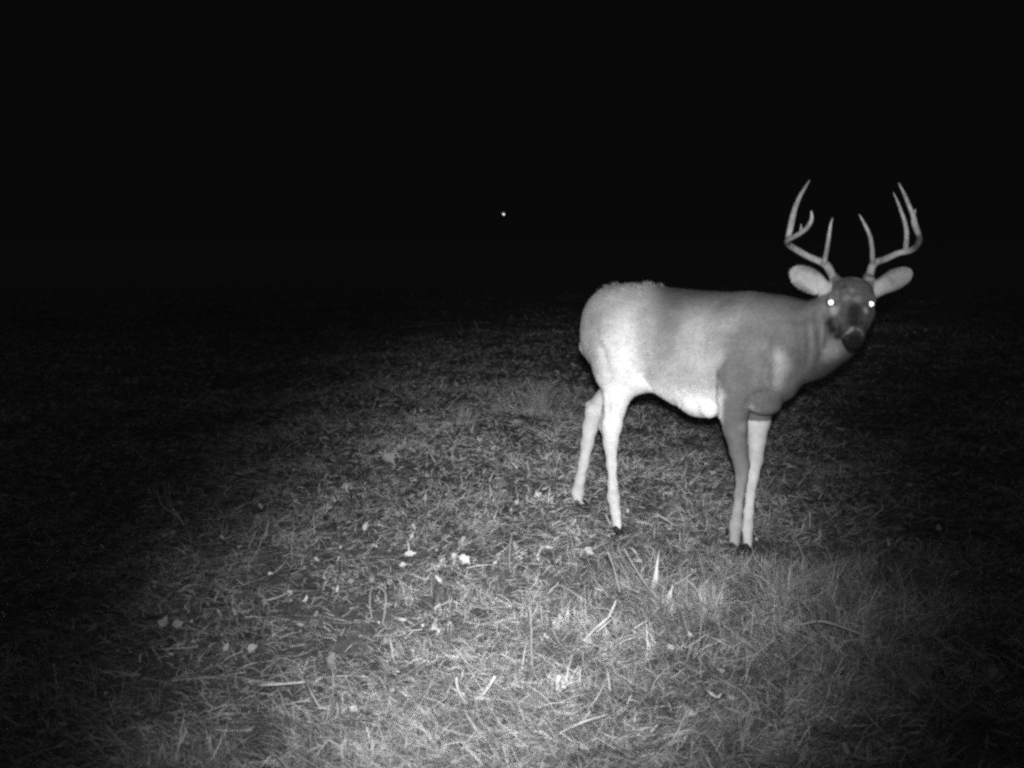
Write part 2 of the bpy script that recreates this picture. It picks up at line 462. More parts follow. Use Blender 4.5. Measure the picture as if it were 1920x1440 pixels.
for e in (eyeL, eyeR): cone(e + hu * .012 - hf * .01, e + hu * .008 + hf * .012, .014, .012, .015)   # brow
for sg in (-1, 1):
    cone(hp(.09, .055 * sg, -.01), hp(.15, .042 * sg, -.015), .022, .016, .02)    # cheek bones
    cone(hp(HL - .01, .022 * sg, .006), hp(HL - .03, .024 * sg, .006), .012, .012, .01)      # nostril pads
cone(hp(.20, 0, -.042), hp(HL - .025, 0, -.040), .020, .016, .014)               # chin
# pedicles
aL, aR = Q(1565, 524, 4.03), Q(1629, 521, 4.03)
for a in (aL, aR): cone(a - np.array([0, 0, .03]), a + np.array([0, 0, .004]), .021, .018, .02)
# sockets for the eyes
for e in (eyeL, eyeR): ell(e - np.array([0, .020, 0]), np.eye(3), (.0185, .024, .0165), .006, True)
# ears: cupped leaves
def ear(base, tip, D0, D1, wpx, side):
    a, b = Q(*base, D0), Q(*tip, D1)
    ax = b - a; L = np.linalg.norm(ax); ax /= L
    view = (np.array([0, 0, CAM_H]) - (a + b) / 2); view /= np.linalg.norm(view)
    nrm = view - ax * (view @ ax); nrm /= np.linalg.norm(nrm)
    wv = np.cross(nrm, ax)
    c = (a + b) / 2 + ax * L * .05; R = np.stack([ax, wv, nrm])
    hw = wpx / 2 * D0 / FPX
    ell(c, R, (L * .55, hw, .020), .006)
    ell(c + nrm * .014 + ax * L * .02, R, (L * .47, hw * .84, .017), .004, True)
    cone(a - nrm * .012 - ax * .015, a + ax * L * .30 - nrm * .006, .026, .022, .02)
    cone(a - nrm * .0 - UPV * .018, a + ax * L * .35 - UPV * .012 - nrm * .004, .012, .008, .015)
ear((1549, 542), (1489, 508), 4.01, 4.00, 44, -1)
ear((1644, 542), (1705, 510), 4.01, 4.00, 40, 1)

def SP(px, py):
    """first point of the animal's surface on the line of sight of a photo pixel"""
    Ds = np.arange(3.66, 4.95, .003); P = np.array([Q(px, py, d) for d in (Ds[0], Ds[-1])])
    P = P[0] + (P[1] - P[0]) * ((Ds - Ds[0]) / (Ds[-1] - Ds[0]))[:, None]
    ix = np.clip(np.round((P - lo_b) / VOX).astype(int), 0, N3 - 1)
    v = FLD[ix[:, 0], ix[:, 1], ix[:, 2]]
    h = np.nonzero(v < 0)[0]
    return P[h[0]] if len(h) else P[len(P) // 3]
def groove(pts, r_, k=.03, out=.25):
    P = [SP(a, b) for a, b in pts]
    P = [p + np.array([0, -r_ * out, 0]) for p in P]
    for a, b in zip(P[:-1], P[1:]): cone(a, b, r_, r_, k, True)
def ridge(pts, r_, k=.03):
    P = [SP(a, b) + np.array([0, r_ * .7, 0]) for a, b in pts]
    for a, b in zip(P[:-1], P[1:]): cone(a, b, r_, r_, k)
groove([(1445, 655), (1447, 690), (1443, 725)], .003, .045)           # point of the shoulder
groove([(1500, 600), (1508, 640), (1512, 680)], .005, .05)           # neck folds
groove([(1522, 590), (1530, 630), (1532, 665)], .006, .05)
groove([(1545, 590), (1550, 625)], .005, .04)
ridge([(1462, 650), (1466, 690), (1458, 725)], .014, .05)
groove([(1134, 655), (1146, 700)], .002, .04)   # line between tail and thigh
groove([(1208, 712), (1222, 728)], .004, .015)
groove([(1141, 740), (1140, 790)], .004, .02); groove([(1150, 850), (1152, 900)], .003, .012)      # tendons
groove([(1385, 890), (1382, 940)], .003, .010); groove([(1411, 890), (1406, 950)], .003, .010)
FACE = [(1545, 545, .013, .26), (1546, 556, .009, .24), (1643, 546, .010, .18), (1560, 551, .020, .13), (1587, 520, .012, .14), (1608, 523, .013, .15), (1583, 538, .010, .055), (1587, 560, .014, .15), (1608, 562, .014, .16), (1598, 545, .010, .12),
        (1630, 533, .011, .045), (1566, 583, .018, .24), (1533, 538, .012, .30), (1579, 601, .009, .14), (1624, 583, .011, .24), (1626, 597, .010, .11),
        (1602, 580, .024, .028), (1601, 592, .024, .025), (1601, 606, .022, .028), (1556, 606, .017, .025), (1563, 618, .016, .022), (1571, 630, .013, .025), (1615, 606, .010, .05),
        (1600, 636, .030, .028), (1590, 646, .022, .028), (1611, 644, .022, .028), (1600, 655, .022, .028)]
FACE = [(SP(a, b), r_, v_) for a, b, r_, v_ in FACE]
SIDE = [(1563, 660, .036, .36, .8), (1464, 690, .034, .47, .9), (1460, 668, .028, .38, .9), (1464, 712, .028, .39, .9), (1480, 715, .035, .24, .8), (1418, 655, .034, .17, .9), (1425, 700, .04, .19, .6),
        (1505, 590, .05, .11, .6), (1430, 745, .02, .17, .8), (1412, 762, .010, .34, .7), (1300, 645, .055, .44, .9),
        (1385, 700, .04, .135, .6), (1145, 555, .018, .62, .8), (1255, 600, .045, .19, .8), (1250, 640, .04, .24, .7),
        (1320, 770, .045, .95, .5), (1290, 762, .03, .9, .6), (1265, 752, .025, .8, .6), (1340, 760, .022, .95, .4), (1198, 715, .03, .95, .5), (1212, 725, .02, .95, .5), (1160, 660, .07, .85, .8), (1170, 610, .06, .80, .8),
        (1112, 600, .03, .42, .7), (1103, 648, .012, .95, .5), (1099, 640, .009, .95, .5), (1395, 800, .02, .24, .6)]
SIDE = [(SP(a, b), r_, v_, so) for a, b, r_, v_, so in SIDE]
STROKES = [([(1528, 585), (1532, 620), (1536, 660), (1528, 690)], .0075, .11, .9, .8), ([(1510, 600), (1513, 640), (1512, 680)], .0075, .13, .9, .7),  # dark and pale streaks paint shade and light on the neck folds
           ([(1545, 590), (1549, 620), (1546, 650)], .006, .12, .9, .7), ([(1521, 610), (1523, 650), (1520, 680)], .006, .32, .9, .7), ([(1541, 610), (1542, 645)], .005, .30, .9, .7),
           ([(1440, 668), (1441, 700), (1438, 720)], .004, .20, .9, .6),
           ([(1398, 752), (1403, 740), (1420, 732), (1441, 730)], .004, .09, .9, .6),  # shade in the crease over the brisket painted into the coat
           ([(1132, 640), (1140, 675), (1146, 700)], .006, .34, .9, .7), ([(1131, 575), (1125, 610), (1130, 650)], .007, .38, .9, .6),
           ([(1093, 625), (1096, 645), (1101, 657)], .006, .97, .6, .9), ([(1108, 560), (1122, 550), (1134, 543)], .006, .85, .9, .5),
           ([(1399, 760), (1412, 765), (1424, 768)], .005, .42, .7, .7)]
STROKES = [([SP(a, b) for a, b in pl], r_, v_, so, am) for pl, r_, v_, so, am in STROKES]
NOSEBAND = [([(1581, 632), (1589, 624), (1598, 617)], .0068, .40), ([(1609, 617), (1614, 621), (1619, 628)], .0050, .30), ([(1588, 661), (1599, 662)], .0035, .16),
            ([(1545, 560), (1538, 545)], .007, .36), ([(1572, 592), (1580, 603)], .006, .20), ([(1626, 590), (1626, 602)], .005, .17)]
NOSEBAND = [([SP(a, b) for a, b in pl], r_, v_) for pl, r_, v_ in NOSEBAND]
def segdist(P, pl):
    best = np.full(len(P), 9.)
    for a, b in zip(pl[:-1], pl[1:]):
        ab = b - a; q = np.clip((P - a) @ ab / max(float(ab @ ab), 1e-9), 0, 1)
        best = np.minimum(best, np.linalg.norm(P - a - ab * q[:, None], axis=1))
    return best

# ---- surface nets
def surface_nets(F_):
    inside = F_ < 0
    nx, ny, nz = [d - 1 for d in F_.shape]
    cnt = np.zeros((nx, ny, nz), np.uint8)
    for a in (0, 1):
        for b in (0, 1):
            for c in (0, 1): cnt += inside[a:a + nx, b:b + ny, c:c + nz]
    act = (cnt > 0) & (cnt < 8)
    idx = np.argwhere(act); n = len(idx)
    vmap = np.full(act.shape, -1, np.int64); vmap[act] = np.arange(n)
    acc = np.zeros((n, 3)); num = np.zeros(n)
    cor = [(a, b, c) for a in (0, 1) for b in (0, 1) for c in (0, 1)]
    val = {c: F_[idx[:, 0] + c[0], idx[:, 1] + c[1], idx[:, 2] + c[2]].astype(float) for c in cor}
    for c in cor:
        for ax in range(3):
            if c[ax]: continue
            d = list(c); d[ax] = 1; d = tuple(d)
            va, vb = val[c], val[d]; m = (va < 0) != (vb < 0)
            tt_ = np.where(m, va / np.where(m, va - vb, 1), 0)
            p = np.tile(np.array(c, float), (n, 1)); p[:, ax] += tt_
            acc[m] += p[m]; num[m] += 1
    Vp = (idx + acc / num[:, None]) * VOX + lo_b
    quads = []
    for ax in range(3):
        a = [slice(None)] * 3; b = [slice(None)] * 3
        a[ax] = slice(0, -1); b[ax] = slice(1, None)
        A_, B_ = inside[tuple(a)], inside[tuple(b)]
        e = np.argwhere(A_ != B_); o1, o2 = [(1, 2), (2, 0), (0, 1)][ax]
        e = e[(e[:, o1] > 0) & (e[:, o2] > 0) & (e[:, o1] < act.shape[o1]) & (e[:, o2] < act.shape[o2])]
        fl = A_[e[:, 0], e[:, 1], e[:, 2]]
        def vi(d1, d2):
            i = e.copy(); i[:, o1] -= d1; i[:, o2] -= d2
            return vmap[i[:, 0], i[:, 1], i[:, 2]]
        q = np.stack([vi(1, 1), vi(0, 1), vi(0, 0), vi(1, 0)], -1)
        q[~fl] = q[~fl][:, ::-1]
        quads.append(q)
    return Vp, np.concatenate(quads)
BV, BF = surface_nets(FLD)
del FLD
# light Laplacian smoothing
def smooth(Vp, Fq, it, lam=.5):
    e = np.concatenate([Fq[:, [0, 1]], Fq[:, [1, 2]], Fq[:, [2, 3]], Fq[:, [3, 0]]])
    n = len(Vp); deg = np.bincount(e.ravel(), minlength=n).astype(float)
    for _ in range(it):
        s = np.stack([np.bincount(e[:, 0], Vp[e[:, 1], i], n) + np.bincount(e[:, 1], Vp[e[:, 0], i], n) for i in range(3)], -1)
        Vp = Vp + lam * (s / deg[:, None] - Vp)
    return Vp
BV = smooth(BV, BF, 2)
def vnormals(Vp, Fq):
    fn = np.cross(Vp[Fq[:, 2]] - Vp[Fq[:, 0]], Vp[Fq[:, 3]] - Vp[Fq[:, 1]])
    vn = np.stack([sum(np.bincount(Fq[:, k], fn[:, i], len(Vp)) for k in range(4)) for i in range(3)], -1)
    return vn / (np.linalg.norm(vn, axis=1, keepdims=True) + 1e-12), fn
BN, FN = vnormals(BV, BF)

# ---- coat pattern: soft patches of different fur and painted fold shade, placed on the body in 3-D
def local(P):
    d = P - HIP; return d @ AX, d @ LAT, P[:, 2]
def coat(P):
    s_, l_, z = local(P)
    t = np.full(len(P), .44)
    def blend(v, m):
        nonlocal t
        t = t * (1 - m) + v * m
    sst = lambda a, b, x: (lambda q: q * q * (3 - 2 * q))(np.clip((x - a) / (b - a), 0, 1))
    def spot(px, py, D, r, v, soft=.4, amt=1., sz=1.0):
        c = Q(px, py, D); dd = P - c; dist = np.sqrt(dd[:, 0] ** 2 + dd[:, 1] ** 2 + (dd[:, 2] / sz) ** 2) / r
        blend(v, amt * (1 - sst(1 - soft, 1 + soft, dist)))
    se = s_ + .95 * np.minimum(l_, 0)                                        # follows the near flank
    blend(.52, (1 - sst(.60, .80, z)) * (1 - sst(.5, .6, se)))              # paler lower flank
    blend(.60, (1 - sst(.06, .24, se - (z - .75) * .15)))                    # hindquarters
    m = np.exp(-((se - .262 - (z - .8) * .22) / .060) ** 2) * sst(.62, .75, z)
    blend(.22, .80 * m)                                                       # darker flank band
    blend(.09, .92 * sst(.82, .955, z) * sst(.16, .42, s_))                  # dark back: darker fur plus painted shading where the top curves away
    edge = .508 + .016 * np.sin(z * 44 + 1) + .02 * (vnoise(z * 60, s_ * 20, 77) - .5) + .05 * sst(.72, .90, z)
    soft = .016 + .10 * sst(.68, .85, z)
    fore = sst(edge - soft, edge + soft, se)
    blend(.20, fore * (1 - .5 * sst(.84, .955, z)))
    # white belly
    belly = (1 - sst(.53, .62, z)) * sst(-.02, .12, s_) * (1 - sst(.50, .53, se))
    blend(.93, belly)
    for c, r_, v_, so in SIDE:
        dist = np.linalg.norm(P - c, axis=1) / r_
        blend(min(v_ * (1.4 if v_ < .4 else 1.1), .97), .9 * (1 - sst(1 - so, 1 + so, dist)))
    for pl, r_, v_, so, am in STROKES: blend(v_, am * (1 - sst(1 - so, 1 + so, segdist(P, pl) / r_)))
    # legs
    lowhind = (s_ < .28) * (1 - sst(.44, .56, z)); blend(.74, lowhind)
    spot(1162, 745, 4.45, .12, .95, .5); spot(1105, 765, 4.83, .06, .95, .5)
    spot(1148, 790, 4.40, .08, .90, .4)
    lf = (s_ > .45) * (1 - sst(.34, .42, z))
    nearside = np.exp(-((P[:, 1] - 4.1) / .06) ** 2)
    blend(.22, lf)
    ff = (P[:, 2] < .42) * (s_ > .45)
    # far foreleg: pale inner side
    d_far = np.full(len(P), 9.); d_near = np.full(len(P), 9.)
    for pts, tgt in ((far_fore, 'f'), (near_fore, 'n')):
        best = np.full(len(P), 9.)
        for a, b in zip(pts[:-1], pts[1:]):
            A0, B0 = Q(*a[:3]), Q(*b[:3]); ab = B0 - A0
            tt_ = np.clip((P - A0) @ ab / (ab @ ab), 0, 1)
            best = np.minimum(best, np.linalg.norm(P - A0 - ab * tt_[:, None], axis=1) - (a[3] + (b[3] - a[3]) * tt_))
        if tgt == 'f': d_far = best
        else: d_near = best
    low = P[:, 2] < .47
    isfar = low & (d_far < d_near) & (s_ > .45)
    t = np.where(isfar & (d_far < .006), .84, t)
    isn = low & ~isfar & (s_ > .45) & (d_near < .01)
    nt = .165 + .20 * (1 - sst(.10, .40, z)); nt = nt * 1.5; w_ = isn * sst(.47, .42, z) if False else isn * (1 - sst(.41, .47, z)); t = t * (1 - w_) + nt * w_
    # head
    d = P - HC; hs, hw_, hh = d @ hf, d @ hl, d @ hu
    inhead = (P[:, 1] < 4.09) & (hs > -.06) & (np.abs(hw_) < .095) & (hh > -.072)
    hm = inhead * (1 - sst(.070, .095, np.abs(hw_))) * sst(-.072, -.045, hh)
    blend(.135, hm * sst(-.06, -.02, hs))
    for c, r_, v_ in FACE:
        dist = np.linalg.norm(P - c, axis=1) / r_
        blend(v_ * (1.85 if v_ > .06 else 1.2), inhead * (1 - sst(.25, 1.75, dist)))
    for pl, r_, v_ in NOSEBAND: blend(v_ * .9, (1 - sst(.3, 1.7, segdist(P, pl) / r_)))
    t = t * (1 + hm * .55 * (vnoise(P[:, 0] * 130 + 9, P[:, 2] * 75, 44) * .6 + vnoise(P[:, 0] * 300, P[:, 2] * 180, 45) * .4 - .45))
    # ears: pale fur inside
    for (bx, by, tx_, ty) in ((1549, 542, 1489, 508), (1644, 542, 1705, 510)):
        A0, B0 = Q(bx, by, 4.0), Q(tx_, ty, 4.0); ab = B0 - A0
        tt_ = np.clip((P - A0) @ ab / (ab @ ab), 0, 1.1)
        dist = np.linalg.norm(P - A0 - ab * tt_[:, None], axis=1)
        m = (dist < .06) & (np.abs(hw_) > .074) & (P[:, 2] > .935) & (P[:, 1] < 4.08)
        t = np.where(m, (.47 if bx < 1600 else .36) * (1 - .15 * tt_), t)
        t = np.where(m, t * (1 - .55 * sst(.45, 1.0, dist / (.040 if bx < 1600 else .037))) * (.86 + .28 * vnoise(P[:, 0] * 210, P[:, 2] * 210, 43)), t)
        spotc = np.linalg.norm(P - (A0 + ab * .12), axis=1)
        t = np.where(m, t + (.14 if bx < 1600 else .08) * np.clip(1 - spotc / .05, 0, 1), t)
    # fine mottling
    nz = vnoise(s_ * 40 + z * 13, z * 40 + l_ * 30, 11) * .5 + vnoise(s_ * 95 + 3, z * 95 + l_ * 70, 12) * .5
    nm = vnoise(s_ * 14 + z * 9, z * 22 - s_ * 6, 13); n2 = vnoise(P[:, 0] * 30 + 7, P[:, 2] * 55, 14)
    t = t * (.78 + .18 * nz + .16 * nm + .10 * n2)
    return np.clip(t, .02, .97)
tone_b = coat(BV)

# ---- fur: short hairs lying along the body, part of the same mesh
area = np.linalg.norm(FN, axis=1) / 2
NH = 200000
fi = RNG.choice(len(BF), NH, p=area / area.sum())
ab = RNG.random((NH, 2))
q4 = BV[BF[fi]]; w4 = np.stack([(1 - ab[:, 0]) * (1 - ab[:, 1]), ab[:, 0] * (1 - ab[:, 1]), ab[:, 0] * ab[:, 1], (1 - ab[:, 0]) * ab[:, 1]], -1)
P0 = (q4 * w4[..., None]).sum(1)
N0 = (BN[BF[fi]] * w4[..., None]).sum(1); N0 /= np.linalg.norm(N0, axis=1, keepdims=True)
s_, l_, z = local(P0)
hm = (P0 - HC) @ hf
ishead = (P0[:, 1] < 4.08) & (hm > -.06) & ((P0 - HC) @ hu > -.075) & (P0[:, 0] > 1.09)
flow = np.where((z < .5)[:, None], -UPV + -.3 * AX, -AX * .8 - UPV * .55)
neckm = (s_ > .72) & ~ishead
nd = Q(1440, 650, 4.1) - Q(1590, 580, 4.0); nd /= np.linalg.norm(nd)
flow = np.where(neckm[:, None], nd * .7 - UPV * .6, flow)
flow = np.where(ishead[:, None], -hf, flow)
flow = flow + RNG.normal(0, .16, flow.shape)
flow -= N0 * (flow * N0).sum(1, keepdims=True); flow /= np.linalg.norm(flow, axis=1, keepdims=True) + 1e-9
isear = ishead & (np.abs((P0 - HC) @ hl) > .085)
lenh = np.where(isear, .0035, 1) * np.where(isear, 1, np.where(ishead, .006, np.where(z < .5, .007, .014))) * RNG.uniform(.6, 1.3, NH)
croup = (z > .93) & (s_ > -.04) & (s_ < .22) & (s_ > -.1)                      # ruffled hair over the croup
cl = vnoise(P0[:, 0] * 38, P0[:, 1] * 38 + P0[:, 2] * 20, 21) * .6 + .4 * vnoise(P0[:, 0] * 110, P0[:, 1] * 110, 22)
lift = np.where(croup, .12 + 1.2 * np.clip(cl - .55, 0, 1) * 2, .10) + np.abs(RNG.normal(0, .08, NH))
lenh = np.where(croup & (cl > .60), lenh * 1.9, lenh)
dirh = flow + N0 * lift[:, None]; dirh /= np.linalg.norm(dirh, axis=1, keepdims=True)
wv = np.cross(dirh, N0); wv /= np.linalg.norm(wv, axis=1, keepdims=True) + 1e-9
wh = np.where(ishead | (z < .5), .0009, .0014) * RNG.uniform(.7, 1.3, NH)
HV = np.stack([P0 - wv * wh[:, None] - N0 * .001, P0 + wv * wh[:, None] - N0 * .001, P0 + dirh * lenh[:, None]], 1).reshape(-1, 3)
tb = coat(P0) * np.where(ishead, RNG.uniform(.88, 1.12, NH), RNG.uniform(.70, 1.28, NH))
HT = np.clip(np.repeat(tb, 3), .02, .98)
n0 = len(BV)
HFc = n0 + np.arange(NH * 3).reshape(-1, 3)

deer = bpy.data.objects.new('deer', None); C.objects.link(deer)
deer_o = HIP + AX * .3; deer.location = deer_o
tag(deer, 'antlered buck standing side on in the grass with its head turned to the camera', 'deer')
def dpart(name, V_, F_, col, mats, parent=None):
    return mesh_np(name, np.asarray(V_) - deer_o, F_, col, mats=mats, parent=parent or deer)
dpart('body', np.concatenate([BV, HV]), [BF, HFc], np.concatenate([tone_b, HT]), [M_COAT])

# ---- antlers
def tube(pts, sides=10, rough=0.0, seed=0, sub=5):
    """pts list of (xyz, r) -> smooth tapered tube with closed ends"""
    P = np.array([p for p, _ in pts]); R = np.array([r for _, r in pts])
    n = len(P)
    # Catmull-Rom resample
    PP, RR = [], []
    for i in range(n - 1):
        p0, p1, p2, p3 = P[max(i - 1, 0)], P[i], P[i + 1], P[min(i + 2, n - 1)]
        for j in range(sub):
            t = j / sub
            PP.append(.5 * ((2 * p1) + (-p0 + p2) * t + (2 * p0 - 5 * p1 + 4 * p2 - p3) * t * t + (-p0 + 3 * p1 - 3 * p2 + p3) * t ** 3))
            RR.append(R[i] + (R[i + 1] - R[i]) * t)
    PP.append(P[-1]); RR.append(R[-1]); PP = np.array(PP); RR = np.array(RR)
    T = np.gradient(PP, axis=0); T /= np.linalg.norm(T, axis=1, keepdims=True) + 1e-12
    nrm = np.cross(T[0], [0.3, .5, .8]); nrm /= np.linalg.norm(nrm)
    rg = np.random.default_rng(seed); ph = rg.random(sides) * 2 - 1
    Vs = []
    for i in range(len(PP)):
        nrm = nrm - T[i] * (nrm @ T[i]); nrm /= np.linalg.norm(nrm); bn = np.cross(T[i], nrm)
        for k in range(sides):
            a = 2 * math.pi * k / sides
            r = RR[i] * (1 + rough * (.6 * ph[k] + .4 * (rg.random() * 2 - 1)))
            Vs.append(PP[i] + (nrm * math.cos(a) + bn * math.sin(a)) * r)
    m = len(PP); base = len(Vs)
    Vs.append(PP[0] - T[0] * RR[0] * .4); Vs.append(PP[-1] + T[-1] * RR[-1] * .8)
    i, k = np.meshgrid(np.arange(m - 1), np.arange(sides), indexing='ij')
    k2 = (k + 1) % sides
    Fq = np.stack([i * sides + k, i * sides + k2, (i + 1) * sides + k2, (i + 1) * sides + k], -1).reshape(-1, 4)
    kk = np.arange(sides); k2 = (kk + 1) % sides
    Ft = np.concatenate([np.stack([np.full(sides, base), k2, kk], -1), np.stack([np.full(sides, base + 1), (m - 1) * sides + kk, (m - 1) * sides + k2], -1)])
    return np.array(Vs), Fq, Ft
def merge(parts, tonef):
    Vs, Qs, Ts, o = [], [], [], 0
    for v_, q_, t_ in parts:
        Vs.append(v_); Qs.append(q_ + o); Ts.append(t_ + o); o += len(v_)
    Vs = np.concatenate(Vs)
    return Vs, [np.concatenate(Qs), np.concatenate(Ts)], tonef(Vs)
def tq(l): return [(Q(a, b, c), r) for a, b, c, r in l]
def antler(beam, tines, dark, label, seed):
    ps = [tube(tq(beam), 12, .10, seed)]
    for i, tn_ in enumerate(tines): ps.append(tube(tq(tn_), 8, .08, seed + 10 + i))
    # burr at the base
    b0 = Q(*beam[0][:3]); rg = np.random.default_rng(seed)
    for k in range(14):
        a = 2 * math.pi * k / 14; c = b0 + np.array([math.cos(a) * .017, math.sin(a) * .017, .006 + rg.random() * .004])
        ps.append(tube([(c - np.array([0, 0, .006]), .003), (c, .0055), (c + np.array([0, 0, .007]), .0025)], 6, .1, k, 2))
    dk = [(Q(*d[:3]), d[3]) for d in dark]
    def tf(V_):
        t = .40 * (.70 + .56 * vnoise(V_[:, 0] * 160 + V_[:, 1] * 90, V_[:, 2] * 45, 51)); t = t * (.8 + .35 * np.clip((V_[:, 2] - 1.02) / .2, 0, 1))
        for c, r in dk:
            m = .92 * np.clip(1.6 - np.linalg.norm(V_ - c, axis=1) / r, 0, 1); t = t * (1 - m) + .10 * m
        return t
    V_, F_, T_ = merge(ps, tf)
    o = dpart('antler', V_, F_, T_, [M_ANTLER]); o['label'] = label
antler([(1567, 530, 4.03, .0175), (1562, 519, 4.03, .0150), (1552, 500, 4.03, .0150), (1541, 492, 4.04, .0135), (1530, 487, 4.05, .0125), (1514, 480, 4.05, .0120), (1500, 472, 4.04, .0120),
        (1485, 463, 4.02, .0115), (1476, 455, 3.98, .0112), (1479, 448, 3.94, .0100), (1490, 443, 3.90, .0090), (1502, 436, 3.86, .0085), (1514, 426, 3.83, .0080), (1522, 411, 3.80, .0070), (1521, 396, 3.79, .0028)],
       [[(1545, 497, 4.03, .0120), (1547, 485, 4.01, .0090), (1551, 465, 3.98, .0080), (1554, 445, 3.96, .0072), (1557, 425, 3.95, .0055), (1561, 409, 3.95, .0020)],
        [(1477, 458, 4.00, .0110), (1479, 443, 4.01, .0110), (1484, 418, 4.02, .0115), (1490, 392, 4.03, .0100), (1500, 368, 4.04, .0080), (1510, 351, 4.05, .0055), (1518, 338, 4.06, .0020)],
        [(1500, 437, 3.87, .0060), (1502, 430, 3.87, .0050), (1502, 420, 3.87, .0015)]],
       [(1477, 452, 3.97, .022), (1481, 443, 3.94, .016)], 'pale antler over the left ear with a hooked tip', 3)
antler([(1629, 528, 4.03, .0165), (1631, 517, 4.03, .0145), (1635, 500, 4.03, .0140), (1645, 491, 4.04, .0125), (1660, 486, 4.05, .0115), (1684, 475, 4.05, .0110), (1706, 470, 4.03, .0108),
        (1719, 461, 3.99, .0108), (1724, 448, 3.95, .0100), (1720, 434, 3.92, .0100), (1715, 420, 3.90, .0110), (1712, 405, 3.89, .0085), (1704, 384, 3.88, .0068), (1695, 363, 3.87, .0055), (1685, 343, 3.87, .0018)],
       [[(1638, 497, 4.03, .0110), (1636, 485, 4.01, .0095), (1635, 465, 3.98, .0082), (1631, 442, 3.96, .0074), (1622, 422, 3.95, .0058), (1611, 402, 3.95, .0018)],
        [(1698, 472, 4.04, .0110), (1699, 458, 4.05, .0095), (1700, 436, 4.06, .0088), (1696, 414, 4.07, .0075), (1690, 397, 4.08, .0062), (1683, 378, 4.09, .0045), (1675, 361, 4.10, .0016)],
        [(1712, 418, 3.89, .0085), (1714, 405, 3.89, .0050), (1716, 392, 3.89, .0015)]],
       [(1722, 458, 3.98, .028), (1722, 444, 3.94, .020)], 'antler over the right ear with a dark bend', 4)

# ---- eyes
for e in (eyeL, eyeR):
    u_, v_ = np.meshgrid(np.linspace(0, 2 * math.pi, 25)[:-1], np.linspace(0, math.pi, 13), indexing='xy')
    V_ = np.stack([np.sin(v_) * np.cos(u_), np.sin(v_) * np.sin(u_), np.cos(v_)], -1).reshape(-1, 3) * .0165
    ii = np.arange(12)[:, None] * 24 + np.arange(24)[None]; jj = np.arange(12)[:, None] * 24 + (np.arange(24)[None] + 1) % 24
    F_ = np.stack([ii, jj, jj + 24, ii + 24], -1).reshape(-1, 4)
    view = np.array([0, 0, CAM_H + .04]) - e; view /= np.linalg.norm(view)
    ec = e - view * .004
    eo = dpart('eye', V_ + ec, F_, None, [M_EYE])
    # pupil: shallow lens in front of the eyeball, returning the flash
    a1 = np.cross(view, UPV); a1 /= np.linalg.norm(a1); a2 = np.cross(a1, view)
    R_, Vv = .0141, []
    for r_, h_ in ((1, -.004), (1, .0008), (.6, .0026), (.0001, .0032)):
        for k in range(24):
            a = 2 * math.pi * k / 24; Vv.append(ec + view * (.0138 + h_) + (a1 * math.cos(a) + a2 * math.sin(a)) * R_ * r_)
    ii = np.arange(3)[:, None] * 24 + np.arange(24)[None]; jj = np.arange(3)[:, None] * 24 + (np.arange(24)[None] + 1) % 24
    Fp = np.stack([jj, ii, ii + 24, jj + 24], -1).reshape(-1, 4)
    pu = mesh_np('pupil', np.array(Vv) - deer_o, Fp, None, mats=[M_TAP], parent=eo)
    pu['label'] = 'round pupil shining white'

# ---- nose pad
V_, F_ = [], []
nu, nv = 20, 12
for j in range(nv + 1):
    th = math.pi * j / nv
    for i in range(nu):
        ph = 2 * math.pi * i / nu
        d = np.array([math.sin(th) * math.cos(ph), math.sin(th) * math.sin(ph), math.cos(th)])
        # d[0] along face, d[1] lateral, d[2] up: flattened pad, wider above, with nostril dents
        l_, u2 = d[1] * .029, d[2] * .024
        l_ *= 1 + .12 * d[2]
        f_ = d[0] * .017
        for sg in (-1, 1):
            g = math.exp(-(((l_ - sg * .019) / .006) ** 2 + ((u2 - .004) / .008) ** 2)); f_ -= .009 * g * (d[0] > 0)
        V_.append(hp(HL - .004 + f_, l_, u2 - .008))
ii = np.arange(nv)[:, None] * nu + np.arange(nu)[None]; jj = np.arange(nv)[:, None] * nu + (np.arange(nu)[None] + 1) % nu
dpart('nose', np.array(V_), np.stack([ii, ii + nu, jj + nu, jj], -1).reshape(-1, 4), None, [M_NOSE])

# ---- hooves: two toes each
def hoof(px, py, D, fx, fy, sc_=1.0, dew=None):
    base = Q(px, py, D); base[2] = max(base[2], .03)
    fwd = np.array([fx, fy, 0.]); fwd /= np.linalg.norm(fwd); sd = np.array([-fwd[1], fwd[0], 0])
    ps = []
    for sg in (-1, 1):
        b0 = base + sd * sg * .011 * sc_
        gz = float(hgt(b0[0], b0[1]))
        rings = [(b0 + UPV * .006, .011), (b0 + fwd * .008 + UPV * -.012, .0135), (b0 + fwd * .022 + UPV * (gz + .012 - b0[2]), .0125), (b0 + fwd * .045 + UPV * (gz + .006 - b0[2]), .004)]
        ps.append(tube([(p, r * sc_) for p, r in rings], 10, .03, 5, 4))
    for sg in (-1, 1):
        c = base - fwd * .026 + UPV * .045 + sd * sg * .012
        ps.append(tube([(c + UPV * .008, .004), (c, .007), (c - UPV * .013 - fwd * .004, .003)], 8, .05, 6, 3))
    V_, F_, _ = merge(ps, lambda v_: None)
    dpart('hoof', V_, F_, None, [M_HOOF])
hoof(1158, 990, 4.26, .62, -.78)
hoof(1085, 948, 4.70, .62, -.78)
hoof(1377, 1020, 4.00, .55, -.83)
hoof(1402, 1022, 4.00, .55, -.83)

